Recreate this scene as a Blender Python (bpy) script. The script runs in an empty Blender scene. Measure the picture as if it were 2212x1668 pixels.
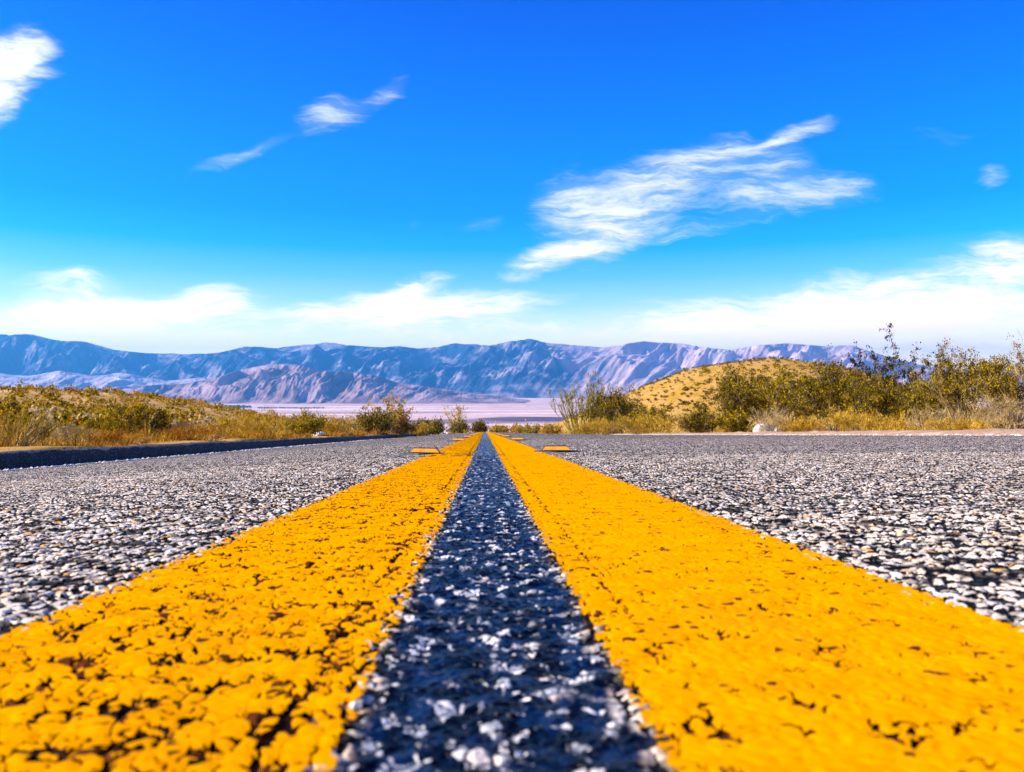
import bpy, math, random
import numpy as np
R = math.radians
sc = bpy.context.scene
COL = sc.collection

# ------------------------------------------------------------------ camera
# photo measured on a 2212 x 1668 grid: focal 1703 px, eye level on row 834
F, CX, CY = 1703.0, 1106.0, 834.0
YAW = math.atan(58.0 / F)                 # camera looks a little right of the road axis
HC = 0.085                                # phone held 8.5 cm above the asphalt
cam_d = bpy.data.cameras.new('camera')
cam = bpy.data.objects.new('camera', cam_d); COL.objects.link(cam)
cam.location = (0, 0, HC)
cam.rotation_euler = (R(90), 0, -YAW)
cam_d.sensor_fit = 'HORIZONTAL'; cam_d.sensor_width = 36
cam_d.lens = F / 2212 * 36
cam_d.clip_start = 0.01; cam_d.clip_end = 80000
cam_d.dof.use_dof = True
cam_d.dof.focus_distance = 2.0
cam_d.dof.aperture_fstop = 17.0
sc.camera = cam
cyw, syw = math.cos(YAW), math.sin(YAW)

# ------------------------------------------------------------------ light
SUN_EL, SUN_AZ = R(36), R(-98)           # azimuth from +Y, clockwise; sun on the left, slightly behind
sd = Vs = None
sun_d = bpy.data.lights.new('sun', 'SUN'); sun_d.energy = 5.0; sun_d.angle = R(0.5)
sun_d.color = (1.0, 0.91, 0.78)
sun = bpy.data.objects.new('sun', sun_d); COL.objects.link(sun)
from mathutils import Vector
sdir = Vector((math.sin(SUN_AZ) * math.cos(SUN_EL), math.cos(SUN_AZ) * math.cos(SUN_EL), math.sin(SUN_EL)))
sun.rotation_euler = sdir.to_track_quat('Z', 'Y').to_euler()
sc.view_settings.view_transform = 'Standard'; sc.view_settings.look = 'None'
sc.view_settings.exposure = 1.0; sc.view_settings.gamma = 1.0

# node helper ---------------------------------------------------------------
class NT:
    def __init__(s, tree): s.t = tree; s.n = tree.nodes; s.l = tree.links
    def node(s, typ, ins=None, **kw):
        n = s.n.new(typ)
        for k, v in kw.items(): setattr(n, k, v)
        if ins:
            for k, v in ins.items():
                if hasattr(v, 'is_output') or isinstance(v, bpy.types.NodeSocket): s.l.new(v, n.inputs[k])
                else: n.inputs[k].default_value = v
        return n
    def math(s, op, a, b=0.0, c=0.0, clamp=False):
        n = s.node('ShaderNodeMath', {0: a, 1: b, 2: c}, operation=op); n.use_clamp = clamp
        return n.outputs[0]
    def ramp(s, v, a, b, lo=0.0, hi=1.0, smooth=True):
        n = s.node('ShaderNodeMapRange', {'Value': v, 'From Min': a, 'From Max': b, 'To Min': lo, 'To Max': hi},
                   interpolation_type='SMOOTHSTEP' if smooth else 'LINEAR')
        return n.outputs[0]
    def mix(s, f, a, b, mode='MIX'):
        n = s.node('ShaderNodeMix', data_type='RGBA', blend_type=mode)
        for i, v in ((0, f), (6, a), (7, b)):
            if isinstance(v, bpy.types.NodeSocket): s.l.new(v, n.inputs[i])
            else: n.inputs[i].default_value = v if i == 0 else (*v, 1)[:4]
        return n.outputs[2]
    def noise(s, vec, scale, detail=4, rough=0.5, dist=0.0):
        return s.node('ShaderNodeTexNoise', {'Vector': vec, 'Scale': scale, 'Detail': detail, 'Roughness': rough, 'Distortion': dist}).outputs[0]
    def mapping(s, vec, loc=(0, 0, 0), rot=(0, 0, 0), scale=(1, 1, 1), typ='POINT'):
        return s.node('ShaderNodeMapping', {'Vector': vec, 'Location': loc, 'Rotation': rot, 'Scale': scale}, vector_type=typ).outputs[0]

# ------------------------------------------------------------------ sky with cirrus
w = bpy.data.worlds.new('World'); sc.world = w; w.use_nodes = True
w.node_tree.nodes.clear(); N = NT(w.node_tree)
sky = N.node('ShaderNodeTexSky', sky_type='NISHITA', sun_disc=False)
sky.sun_elevation = SUN_EL; sky.sun_rotation = SUN_AZ
sky.air_density = 1.0; sky.dust_density = 0.3; sky.ozone_density = 3.0
skyc = N.node('ShaderNodeVectorMath', {0: sky.outputs[0], 1: (0.092, 0.092, 0.092)}, operation='MULTIPLY').outputs[0]
tc = N.node('ShaderNodeTexCoord').outputs['Generated']
sep = N.node('ShaderNodeSeparateXYZ', {0: tc})
# deep polarised blue overhead, white haze low down
el = sep.outputs[2]
SKY_TINT_HI = (0.0, 0.62, 1.85); SKY_TINT_MID = (0.02, 1.25, 1.9); SKY_TINT_LO = (1.1, 1.3, 1.35)
cr = N.node('ShaderNodeValToRGB', {0: N.math('MULTIPLY', el, 2.0)})
e = cr.color_ramp.elements
e[0].position = 0.0; e[0].color = (3.6, 2.5, 1.9, 1)
e[1].position = 1.0; e[1].color = (0.0, 0.25, 1.25, 1)
for p, c in ((0.10, (2.9, 2.15, 1.8, 1)), (0.20, (1.2, 1.4, 1.5, 1)), (0.27, (0.45, 1.06, 1.4, 1)), (0.34, (0.04, 0.84, 1.4, 1)), (0.42, (0.0, 0.68, 1.40, 1)), (0.55, (0.0, 0.62, 1.50, 1)), (0.85, (0.0, 0.38, 1.50, 1))):
    q = e.new(p); q.color = c
skyt = N.node('ShaderNodeVectorMath', {0: skyc, 1: cr.outputs[0]}, operation='MULTIPLY').outputs[0]
# cloud coordinates: gnomonic about a fixed world direction
fw = N.node('ShaderNodeVectorMath', {0: tc, 1: (syw, cyw, 0)}, operation='DOT_PRODUCT').outputs['Value']
rt = N.node('ShaderNodeVectorMath', {0: tc, 1: (cyw, -syw, 0)}, operation='DOT_PRODUCT').outputs['Value']
fws = N.math('MAXIMUM', fw, 0.08)
U = N.math('DIVIDE', rt, fws); V = N.math('DIVIDE', el, fws)
uv = N.node('ShaderNodeCombineXYZ', {0: U, 1: V}).outputs[0]
wn = N.node('ShaderNodeTexNoise', {'Vector': N.mapping(uv, rot=(0, 0, R(-20)), scale=(1, 1.8, 1)), 'Scale': 7.0, 'Detail': 4.0, 'Roughness': 0.55})
wv = N.node('ShaderNodeVectorMath', {0: wn.outputs[1], 1: (0.5, 0.5, 0.5)}, operation='SUBTRACT').outputs[0]
wv = N.node('ShaderNodeVectorMath', {0: wv, 'Scale': 0.055}, operation='SCALE').outputs[0]
uvw = N.node('ShaderNodeVectorMath', {0: uv, 1: wv}, operation='ADD').outputs[0]
def px2uv(x, y): return (x - CX) / F, (CY - y) / F
strokes = [  # x1, y1, x2, y2, half width (px), strength  - cirrus over the valley
    (-140, 270, 70, 120, 62, 1.6), (-40, 170, 115, 85, 42, 1.0), (30, 165, 140, 150, 24, .6), (40, 110, 150, 100, 18, .45), (-60, 240, 30, 215, 30, .5),
    (640, 275, 800, 225, 34, .62), (780, 230, 880, 165, 20, .45), (400, 370, 660, 285, 13, .42),
    (1080, 590, 1330, 500, 26, 1.0), (1200, 550, 1420, 430, 58, .7), (1150, 415, 1330, 440, 46, .65), (1150, 480, 1480, 430, 62, .66),
    (1260, 440, 1620, 340, 54, .74), (1450, 360, 1660, 310, 38, .6), (1600, 330, 1800, 258, 15, .8),
    (1480, 440, 1900, 405, 42, .62), (1560, 390, 1760, 345, 40, .5), (1780, 400, 1910, 395, 22, .4), (1400, 520, 1620, 480, 20, .38), (1330, 500, 1500, 470, 30, .35),
    (2110, 380, 2190, 372, 26, .50), (1900, 300, 2212, 290, 16, .12), (980, 485, 1100, 470, 14, .3), (870, 490, 920, 470, 14, .2), (1960, 175, 2060, 170, 14, .14),
    (20, 620, 300, 618, 22, .75), (-100, 700, 560, 655, 34, 1.5), (330, 650, 550, 640, 26, .7), (-100, 730, 700, 720, 60, .7),
    (800, 645, 990, 600, 18, 1.0), (560, 685, 1180, 652, 30, 1.4), (560, 720, 1200, 700, 50, .6),
    (2050, 600, 2300, 545, 50, 1.0), (1700, 640, 2120, 590, 30, .6), (1450, 690, 2300, 640, 50, 1.1), (1100, 740, 2400, 690, 60, 1.3), (2090, 540, 2212, 535, 10, .4),
]
field = None
for x1, y1, x2, y2, hw, a in strokes:
    (u1, v1), (u2, v2) = px2uv(x1, y1), px2uv(x2, y2)
    L = math.hypot(u2 - u1, v2 - v1) / 2 * 1.45; W = hw / F * 1.9
    m = N.mapping(uvw, loc=((u1 + u2) / 2, (v1 + v2) / 2, 0), rot=(0, 0, math.atan2(v2 - v1, u2 - u1)), scale=(L, W, 1), typ='TEXTURE')
    ln = N.node('ShaderNodeVectorMath', {0: m}, operation='LENGTH').outputs['Value']
    g = N.ramp(ln, 0.0, 1.0, a, 0.0)
    field = g if field is None else N.math('SMOOTH_MAX', N.math('ADD', N.math('MULTIPLY', N.math('MINIMUM', field, g), 0.4), N.math('MAXIMUM', field, g)), 0.0, 0.02)
st = N.noise(N.mapping(uvw, rot=(0, 0, R(-22)), scale=(1.0, 6.0, 1)), 8.0, 10, 0.68, 0.1)
st2 = N.noise(N.mapping(uvw, rot=(0, 0, R(-8)), scale=(1.0, 6.0, 1)), 20.0, 8, 0.7)
stn = N.math('ADD', N.math('MULTIPLY', st, 0.65), N.math('MULTIPLY', st2, 0.35))
stn = N.ramp(stn, 0.32, 0.70)
dens = N.math('SUBTRACT', N.math('MULTIPLY', field, N.math('MULTIPLY_ADD', stn, 0.95, 0.38)), N.math('MULTIPLY', N.math('SUBTRACT', 1.0, stn), 0.18))
dens = N.ramp(dens, 0.0, 1.0)
thin = N.math('MULTIPLY', N.ramp(field, 0.1, 1.0), 0.20)
dens = N.math('MAXIMUM', dens, thin)
dens = N.math('POWER', dens, 0.85)
dens = N.math('MULTIPLY', dens, N.ramp(fw, 0.1, 0.4))
cloudc = N.mix(N.ramp(el, 0.02, 0.24), (1.35, 1.1, .92), (.60, .61, .62))
final = N.mix(dens, skyt, cloudc)
bg = N.node('ShaderNodeBackground', {0: final, 1: 1.0})
N.l.new(bg.outputs[0], N.node('ShaderNodeOutputWorld').inputs[0])
w.cycles.sampling_method = 'MANUAL'; w.cycles.sample_map_resolution = 512

# ------------------------------------------------------------------ numpy noise
_rng = np.random.default_rng(5)
_perm = _rng.permutation(1024); _g = _rng.normal(size=(1024, 2)); _g /= np.linalg.norm(_g, axis=1)[:, None]
def perlin(x, y):
    xi = np.floor(x).astype(np.int64); yi = np.floor(y).astype(np.int64)
    xf, yf = x - xi, y - yi
    sx = xf * xf * xf * (xf * (xf * 6 - 15) + 10); sy = yf * yf * yf * (yf * (yf * 6 - 15) + 10)
    def gr(i, j, dx, dy):
        g = _g[_perm[(_perm[i & 1023] + j) & 1023]]
        return g[..., 0] * dx + g[..., 1] * dy
    a = gr(xi, yi, xf, yf); b = gr(xi + 1, yi, xf - 1, yf); c = gr(xi, yi + 1, xf, yf - 1); d = gr(xi + 1, yi + 1, xf - 1, yf - 1)
    return (a + (b - a) * sx) * (1 - sy) + (c + (d - c) * sx) * sy
def fbm(x, y, o=4, gain=0.5):
    s = 0; a = 1.0
    for k in range(o):
        s = s + a * perlin(x * 2 ** k + 17.3 * k, y * 2 ** k - 9.1 * k); a *= gain
    return s
def ridged(x, y, o=5, gain=0.5):
    s = 0; a = 1.0; tot = 0
    for k in range(o):
        s = s + a * (1 - 2.2 * np.abs(perlin(x * 2 ** k + 31.7 * k, y * 2 ** k + 5.9 * k))); tot += a; a *= gain
    return s / tot
def sstep(a, b, x):
    t = np.clip((x - a) / (b - a), 0, 1); return t * t * (3 - 2 * t)

# ------------------------------------------------------------------ the lie of the land
VALLEY = -85.0
def zr(y):
    y = np.asarray(y, float)
    q = np.clip(y - 40, 0, 56)
    return -0.0564 * y - 0.0003 * q * q - 0.0336 * np.maximum(y - 96, 0)
def xc(y):                                 # the road bends away to the left beyond the crest
    return -0.02 * np.maximum(np.asarray(y, float) - 55, 0) ** 2
def cross(t, y):
    sr = np.clip(0.006 - (y - 6.6) * 0.0011, -0.03, 0.006)
    return np.where(t < 0, -0.068 * (np.sqrt(t * t + 0.25) - 0.5), sr * t)
def zroad(t, y): return zr(y) + cross(t, y)
def ground(x, y):
    x = np.asarray(x, float); y = np.asarray(y, float)
    t = x - xc(np.minimum(y, 90))
    base = zr(y)
    offL = -0.245 + 0.135; 
    lf = sstep(-4.15, -4.32, t)
    rf = sstep(5.0, 5.25, t)
    z = np.where(t < 0, base + cross(np.maximum(t, -4.1), y), base + cross(np.minimum(t, 5.0), y))
    side = np.where(t < 0, lf, rf)
    z = z - 0.10 * (1 - side)
    z = z + np.where(t < -4.1, lf * 0.165, 0)
    z = z + side * 0.05 * fbm(x * .5, y * .5, 4)
    z = z + np.where(t > 5, 0.10 * sstep(5.6, 9, t) , 0)
    r = np.hypot(x, y)
    # scrubby bank on the left
    bank = 2.75 * sstep(7, 25, -x) * np.exp(-((y - 52) / 26.0) ** 2) + 0.5 * sstep(5, 16, -x) * np.exp(-((y - 24) / 10.0) ** 2)
    bank = bank * (1 + 0.22 * fbm(x / 11.0, y / 14.0, 3))
    z = z + bank
    # golden knoll on the right
    hx, hy = knoll
    rr = np.hypot(x - hx, (y - hy) / 1.1)
    z = z + 15.6 * np.exp(-(rr / 34.0) ** 2.4) * (1 + 0.035 * fbm(x / 8.0, y / 8.0, 4))
    z = z + 0.35 * fbm(x / 20.0, y / 20.0, 4) * sstep(45, 110, r)
    # down to the flat valley floor
    k = 6.0
    zz = VALLEY + k * np.logaddexp(0, (z - VALLEY) / k)
    return np.where(y < -5, np.maximum(zz, -60), zz)
def place(px, D):
    """road-frame x, y of the point seen in photo column px at camera depth D"""
    X = (px - CX) / F * D
    return X * cyw + D * syw, -X * syw + D * cyw
knoll = place(1632, 150)

def tag(o, label=None, cat=None, group=None, kind=None):
    if label: o['label'] = label
    if cat: o['category'] = cat
    if group: o['group'] = group
    if kind: o['kind'] = kind
    return o
def mesh_obj(name, verts, faces, mat, parent=None, smooth=True, uvs=None, loc=None):
    """verts (n,3) array; faces (m,3|4) array"""
    verts = np.asarray(verts, np.float32); faces = np.asarray(faces, np.int32)
    me = bpy.data.meshes.new(name)
    me.vertices.add(len(verts)); me.vertices.foreach_set('co', verts.ravel())
    m, k = faces.shape
    me.loops.add(m * k); me.loops.foreach_set('vertex_index', faces.ravel())
    me.polygons.add(m); me.polygons.foreach_set('loop_start', np.arange(m, dtype=np.int32) * k)
    if uvs is not None:
        ul = me.uv_layers.new(name='UVMap')
        ul.data.foreach_set('uv', np.asarray(uvs, np.float32)[faces.ravel()].ravel())
    me.update(calc_edges=True); me.validate()
    me.polygons.foreach_set('use_smooth', np.full(len(me.polygons), smooth))
    me.materials.append(mat)
    o = bpy.data.objects.new(name, me); COL.objects.link(o)
    if parent: o.parent = parent
    if loc is not None: o.location = loc
    return o
def grid_faces(nr, nc, off=0, wrap=False):
    i = np.arange(nr - 1)[:, None]; j = np.arange(nc - (0 if wrap else 1))[None, :]
    a = i * nc + j; b = i * nc + (j + 1) % nc
    return (np.stack([a, b, b + nc, a + nc], -1).reshape(-1, 4) + off)
def mat_new(name):
    m = bpy.data.materials.new(name); m.use_nodes = True; m.node_tree.nodes.clear()
    n = NT(m.node_tree); out = n.node('ShaderNodeOutputMaterial'); b = n.node('ShaderNodeBsdfPrincipled')
    n.l.new(b.outputs[0], out.inputs[0]); return m, n, b, out
def setin(n, b, k, v):
    if isinstance(v, bpy.types.NodeSocket): n.l.new(v, b.inputs[k])
    else: b.inputs[k].default_value = v

# ------------------------------------------------------------------ road materials
def stone_nodes(n):
    """chip-seal aggregate: returns (uv, height in m, gap mask, cell colour, edge distance)"""
    uv = n.node('ShaderNodeUVMap', uv_map='UVMap').outputs[0]
    ws = n.node('ShaderNodeTexNoise', {'Vector': uv, 'Scale': 90.0, 'Detail': 2.0})
    o = n.node('ShaderNodeVectorMath', {0: ws.outputs[1], 1: (.5, .5, .5)}, operation='SUBTRACT').outputs[0]
    o = n.node('ShaderNodeVectorMath', {0: o, 'Scale': 0.008}, operation='SCALE').outputs[0]
    p = n.node('ShaderNodeVectorMath', {0: uv, 1: o}, operation='ADD').outputs[0]
    e = n.node('ShaderNodeTexVoronoi', {'Vector': p, 'Scale': 135.0}, feature='DISTANCE_TO_EDGE', voronoi_dimensions='2D').outputs[0]
    f = n.node('ShaderNodeTexVoronoi', {'Vector': p, 'Scale': 135.0}, feature='F1', voronoi_dimensions='2D')
    sc_ = n.node('ShaderNodeSeparateColor', {0: f.outputs['Color']})
    dome = n.ramp(e, 0.0, 0.36)
    dome = n.math('POWER', dome, 0.65)
    amp = n.math('MULTIPLY_ADD', sc_.outputs[0], 0.0020, 0.0010)
    fine = n.noise(uv, 700.0, 3, 0.6)
    h = n.math('MULTIPLY', n.math('MULTIPLY', dome, amp), n.ramp(sc_.outputs[1], .17, .24, .15, 1.0))
    h = n.math('MULTIPLY_ADD', n.math('SUBTRACT', fine, 0.5), 0.0009, h)
    return uv, h, e, sc_, f
mroad, n, b, out = mat_new('asphalt')
uv, h, e_, cell, f1 = stone_nodes(n)
sx = n.node('ShaderNodeSeparateXYZ', {0: uv})
cr = n.node('ShaderNodeValToRGB', {0: cell.outputs[1]}); cr.color_ramp.interpolation = 'CONSTANT'
E = cr.color_ramp.elements
E[0].position = 0; E[0].color = (.03, .03, .032, 1); E[1].position = .22; E[1].color = (.66, .60, .54, 1)
for p, c in ((.38, (.84, .74, .64)), (.58, (.92, .82, .72)), (.74, (.82, .66, .56)), (.84, (.80, .60, .40)), (.90, (.90, .86, .83)), (.98, (.72, .40, .14))):
    q = E.new(p); q.color = (*c, 1)
blotch = n.noise(uv, 3.0, 4, 0.6)
m1 = n.noise(uv, 24.0, 3, 0.7); m2 = n.noise(n.mapping(uv, scale=(1, .5, 1)), 7.0, 4, 0.7)
tint = n.math('MULTIPLY', n.ramp(m1, 0.38, 0.50, 0.10, 1.0), n.ramp(m2, 0.36, 0.58, 0.85, 1.05))
tint = n.math('MULTIPLY', tint, n.ramp(blotch, 0.3, 0.7, 0.8, 1.05))
stonec = n.node('ShaderNodeVectorMath', {0: cr.outputs[0], 'Scale': tint}, operation='SCALE').outputs[0]
stonec = n.node('ShaderNodeVectorMath', {0: stonec, 1: (1.0, .93, .80)}, operation='MULTIPLY').outputs[0]
grain = n.noise(uv, 900.0, 2, 0.6)
stonec = n.mix(n.ramp(grain, .4, .8, 0.0, 0.3), stonec, (.05, .05, .055))
gapw = n.ramp(n.noise(uv, 70.0, 3, 0.65), 0.38, 0.62, 0.03, 0.34)
gap = n.ramp(n.math('DIVIDE', e_, gapw), 0.75, 1.1)
col = n.mix(gap, (.006, .006, .007), stonec)
axp = n.math('ABSOLUTE', n.math('ADD', sx.outputs[0], -0.0))
under = n.math('MULTIPLY', n.ramp(axp, 0.044, 0.052), n.ramp(n.math('ADD', axp, n.math('MULTIPLY', sx.outputs[0], -.03)), 0.207, 0.200))
col = n.mix(under, col, n.mix(n.ramp(cell.outputs[0], .7, .9), (.012, .003, .001), (.09, .022, .002)))
# black contrast stripe painted between the yellow lines; blue sky sheen and glints on worn tips coloured in
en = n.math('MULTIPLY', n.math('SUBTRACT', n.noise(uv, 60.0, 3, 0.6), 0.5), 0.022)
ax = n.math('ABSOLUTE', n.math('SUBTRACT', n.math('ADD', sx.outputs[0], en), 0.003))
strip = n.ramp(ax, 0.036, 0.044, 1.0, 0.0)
worn_glint = n.math('MULTIPLY', n.ramp(n.noise(n.mapping(uv, scale=(1, .8, 1)), 95.0, 3, .6), .555, .59), n.ramp(e_, 0.02, 0.12))
worn_glint = n.math('MULTIPLY', worn_glint, n.ramp(n.noise(uv, 30.0, 3, .6), .40, .55))
blackc = n.mix(worn_glint, n.mix(n.ramp(n.noise(n.mapping(uv, scale=(1, .7, 1)), 70.0, 4, .65), .46, .60), (.0006, .0008, .002), (.002, .013, .045)), n.mix(.5, stonec, (.85, .85, .85)))
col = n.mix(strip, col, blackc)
# wheel-polished and tar-stained lanes
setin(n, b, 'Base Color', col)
rough = n.math('MULTIPLY_ADD', strip, -0.44, 0.72)
setin(n, b, 'Roughness', rough); setin(n, b, 'Specular IOR Level', n.math('MULTIPLY_ADD', strip, 0.10, 0.04))
lump = n.math('MULTIPLY', strip, n.math('MULTIPLY', n.math('SUBTRACT', n.noise(uv, 75.0, 4, .6), 0.5), 0.0075))
h = n.math('MULTIPLY', h, n.math('MULTIPLY_ADD', strip, -.55, 1.0))
h = n.math('ADD', h, lump)
dn = n.node('ShaderNodeDisplacement', {'Height': h, 'Midlevel': 0.0015, 'Scale': 1.0})
n.l.new(dn.outputs[0], out.inputs[2]); mroad.displacement_method = 'BOTH'

def paint_mat(name, x_in, x_out, pit_lo, cscale):
    m, n, b, out = mat_new(name)
    uv, h, e_, cell, f1 = stone_nodes(n)
    sx = n.node('ShaderNodeSeparateXYZ', {0: uv})
    s = 1.0 if x_out > x_in else -1.0
    din = n.math('MULTIPLY', n.math('SUBTRACT', sx.outputs[0], x_in), s)      # metres from the inner edge
    dout = n.math('MULTIPLY', n.math('SUBTRACT', x_out, sx.outputs[0]), s)
    big = n.noise(uv, 11.0, 3, 0.55)
    mid = n.noise(uv, 58.0, 2, 0.5)
    # pits sit in the gaps between stones, more of them near the edges and in worn patches
    edge_in = n.ramp(din, 0.000, 0.016, 0.50, 0.0)
    groove = n.math('MULTIPLY', n.ramp(n.math('ABSOLUTE', n.math('SUBTRACT', din, 0.023)), 0.0, 0.007, 1.0, 0.0), 0.36)
    edge_out = n.ramp(dout, 0.0, 0.022, 0.42, 0.0)
    lvl = n.math('ADD', n.math('ADD', edge_in, edge_out), groove)
    lvl = n.math('ADD', lvl, n.math('MULTIPLY_ADD', big, 0.55, pit_lo))
    lvl = n.math('ADD', lvl, n.math('MULTIPLY', n.math('SUBTRACT', mid, 0.5), 2.2))
    pit = n.ramp(n.math('SUBTRACT', n.math('MULTIPLY', lvl, 0.52), e_), 0.0, 0.02)
    pit = n.math('MULTIPLY', pit, n.ramp(e_, .24, .17))
    # ragged rim
    rag = n.math('MULTIPLY', n.math('SUBTRACT', n.noise(uv, 120.0, 3, 0.6), 0.5), 0.016)
    rim = n.math('MULTIPLY', n.ramp(n.math('ADD', din, rag), 0.003, 0.005), n.ramp(n.math('ADD', dout, rag), 0.003, 0.005))
    alpha = n.math('MULTIPLY', n.math('SUBTRACT', 1.0, pit), rim, clamp=True)
    tone = n.noise(uv, 45.0, 4, 0.6)
    c = n.mix(n.ramp(tone, .3, .75), (.68 * cscale, .255 * cscale, .0), (.80 * cscale, .335 * cscale, .0))
    c = n.mix(n.ramp(n.noise(uv, 420.0, 2, .6), .60, .8, 0, .6), c, (.42, .14, .001))
    c = n.mix(n.ramp(n.noise(n.mapping(uv, scale=(1, .25, 1)), 9.0, 5, .65), .48, .72, 0, .35), c, (.44, .17, .004))
    c = n.mix(n.ramp(pit, 0.0, 0.6), c, (.04, .006, .001))
    setin(n, b, 'Base Color', c); b.inputs['Roughness'].default_value = 0.62; b.inputs['Specular IOR Level'].default_value = 0.0
    tr = n.node('ShaderNodeBsdfTransparent'); mx = n.node('ShaderNodeMixShader', {0: alpha, 1: tr.outputs[0], 2: b.outputs[0]})
    n.l.new(mx.outputs[0], out.inputs[0])
    hp = n.math('MULTIPLY', n.ramp(e_, 0.0, 0.5), 0.00035)
    hp = n.math('MULTIPLY_ADD', n.noise(uv, 110.0, 2, .5), 0.0007, hp)
    hp = n.math('ADD', hp, 0.0019)
    hp = n.math('SUBTRACT', hp, n.math('MULTIPLY', pit, 0.0020))
    dn = n.node('ShaderNodeDisplacement', {'Height': hp, 'Midlevel': 0.0015, 'Scale': 1.0})
    n.l.new(dn.outputs[0], out.inputs[2]); m.displacement_method = 'BOTH'
    return m

def strip_grid(ts, ys, dz=0.0):
    T, Y = np.meshgrid(ts, ys)
    return np.stack([T + xc(Y), Y, zroad(T, Y) + dz], -1).reshape(-1, 3), np.stack([T, Y], -1).reshape(-1, 2), (len(ys), len(ts))
def multi(name, parts, mat):
    V_, U_, F_ = [], [], []; off = 0
    for ts, ys, dzf in parts:
        v, u, (nr, nc) = strip_grid(ts, ys)
        if callable(dzf): v[:, 2] += dzf(u[:, 0], u[:, 1])
        else: v[:, 2] += dzf
        V_.append(v); U_.append(u); F_.append(grid_faces(nr, nc, off)); off += len(v)
    return mesh_obj(name, np.concatenate(V_), np.concatenate(F_), mat, uvs=np.concatenate(U_))
def dip(t, y):                             # the coarse sheet passes under the two fine ones
    a = (np.abs(t) < 0.76) & (y > 0.13) & (y < 0.81)
    bb = (np.abs(t) < 1.86) & (y > 0.805) & (y < 2.62)
    cc = (t > -3.4) & (t < 4.3) & (y > 2.615) & (y < 7.0)
    return np.where(a | bb | cc, -0.008, 0.0)
far_y = np.concatenate([np.arange(-12, 0, 1.0), np.arange(0, 3, .03), np.arange(3, 12, .12), np.arange(12, 100, .6)])
far_t = np.unique(np.round(np.concatenate([np.linspace(-4.15, -2, 12), np.arange(-2, 2.001, .05), np.linspace(2, 5.05, 16)]), 4))
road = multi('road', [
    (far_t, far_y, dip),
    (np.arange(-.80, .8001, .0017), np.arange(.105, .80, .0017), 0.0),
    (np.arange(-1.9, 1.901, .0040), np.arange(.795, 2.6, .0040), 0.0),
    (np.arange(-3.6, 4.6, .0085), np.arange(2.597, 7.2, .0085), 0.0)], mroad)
tag(road, kind='structure')
def line_obj(x0, x1, mat):
    a, c = min(x0, x1), max(x0, x1)
    fl = lambda t, y: 0.0016 + 0.0 * t
    return multi('yellow_line', [
        (np.arange(a, c + .001, .0017), np.arange(.105, .7985, .0017), 0.0),
        (np.arange(a, c + .003, .0035), np.arange(.797, 2.6, .0035), 0.0),
        (np.linspace(a, c, 7), np.concatenate([np.arange(-6, .104, .1), [.1035]]), 0.001),
        (np.linspace(a, c, 7), np.concatenate([np.arange(2.5975, 12, .06), np.arange(12, 70, .5)]), lambda t, y: .003 * sstep(2.6, 3.6, y) - .0012 * sstep(2.70, 2.6, y))], mat)
yl = line_obj(-.036, -.214, paint_mat('yellow_paint_pitted', -.036, -.214, -.155, 1.0))
tag(yl, 'heavily pitted yellow painted line on the left of the dark gap', 'road line')
yr = line_obj(.042, .228, paint_mat('yellow_paint', .042, .228, -.40, 1.0))
tag(yr, 'smoother, less pitted yellow painted line on the right of the dark gap', 'road line')

# ------------------------------------------------------------------ kerb, edge lines, shoulder
mk, n, b, out = mat_new('kerb_asphalt')
oc = n.node('ShaderNodeTexCoord').outputs['Object']
vk = n.node('ShaderNodeTexVoronoi', {'Vector': oc, 'Scale': 55.0}, feature='F1')
ck = n.node('ShaderNodeSeparateColor', {0: vk.outputs['Color']})
cc = n.mix(n.ramp(ck.outputs[0], .5, 1.0), (.018, .019, .024), (.16, .16, .18))
cc = n.mix(n.ramp(vk.outputs[0], .25, .6), cc, (.012, .012, .016))
setin(n, b, 'Base Color', cc); b.inputs['Roughness'].default_value = .8
bp = n.node('ShaderNodeBump', {'Strength': 1.0, 'Distance': 0.012, 'Height': n.math('SUBTRACT', 1.0, vk.outputs[0])}); n.l.new(bp.outputs[0], b.inputs['Normal'])
ys = np.concatenate([np.arange(-6, 25, .06), np.arange(25, 90, .4)])
prof = [(-3.985, -.02), (-3.99, .05), (-4.00, .11), (-4.03, .142), (-4.09, .150), (-4.17, .150), (-4.24, .142), (-4.28, .10), (-4.30, -.06)]
vv = []
for i, (t, z) in enumerate(prof):
    nz = fbm(ys * 3.0 + i * 7, ys * 0 + i * 1.7, 4) * 0.020 + fbm(ys * .4 + i * .2, ys * 0 + 3, 2) * .012
    vv.append(np.stack([t + xc(ys) + nz, ys, zroad(-4.0 + 0 * ys, ys) + z + (nz if z > .05 else 0)], -1))
vv = np.stack(vv, 1).reshape(-1, 3)
kerb = mesh_obj('kerb', vv, grid_faces(len(ys), len(prof)), mk)
tag(kerb, kind='structure')

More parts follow.
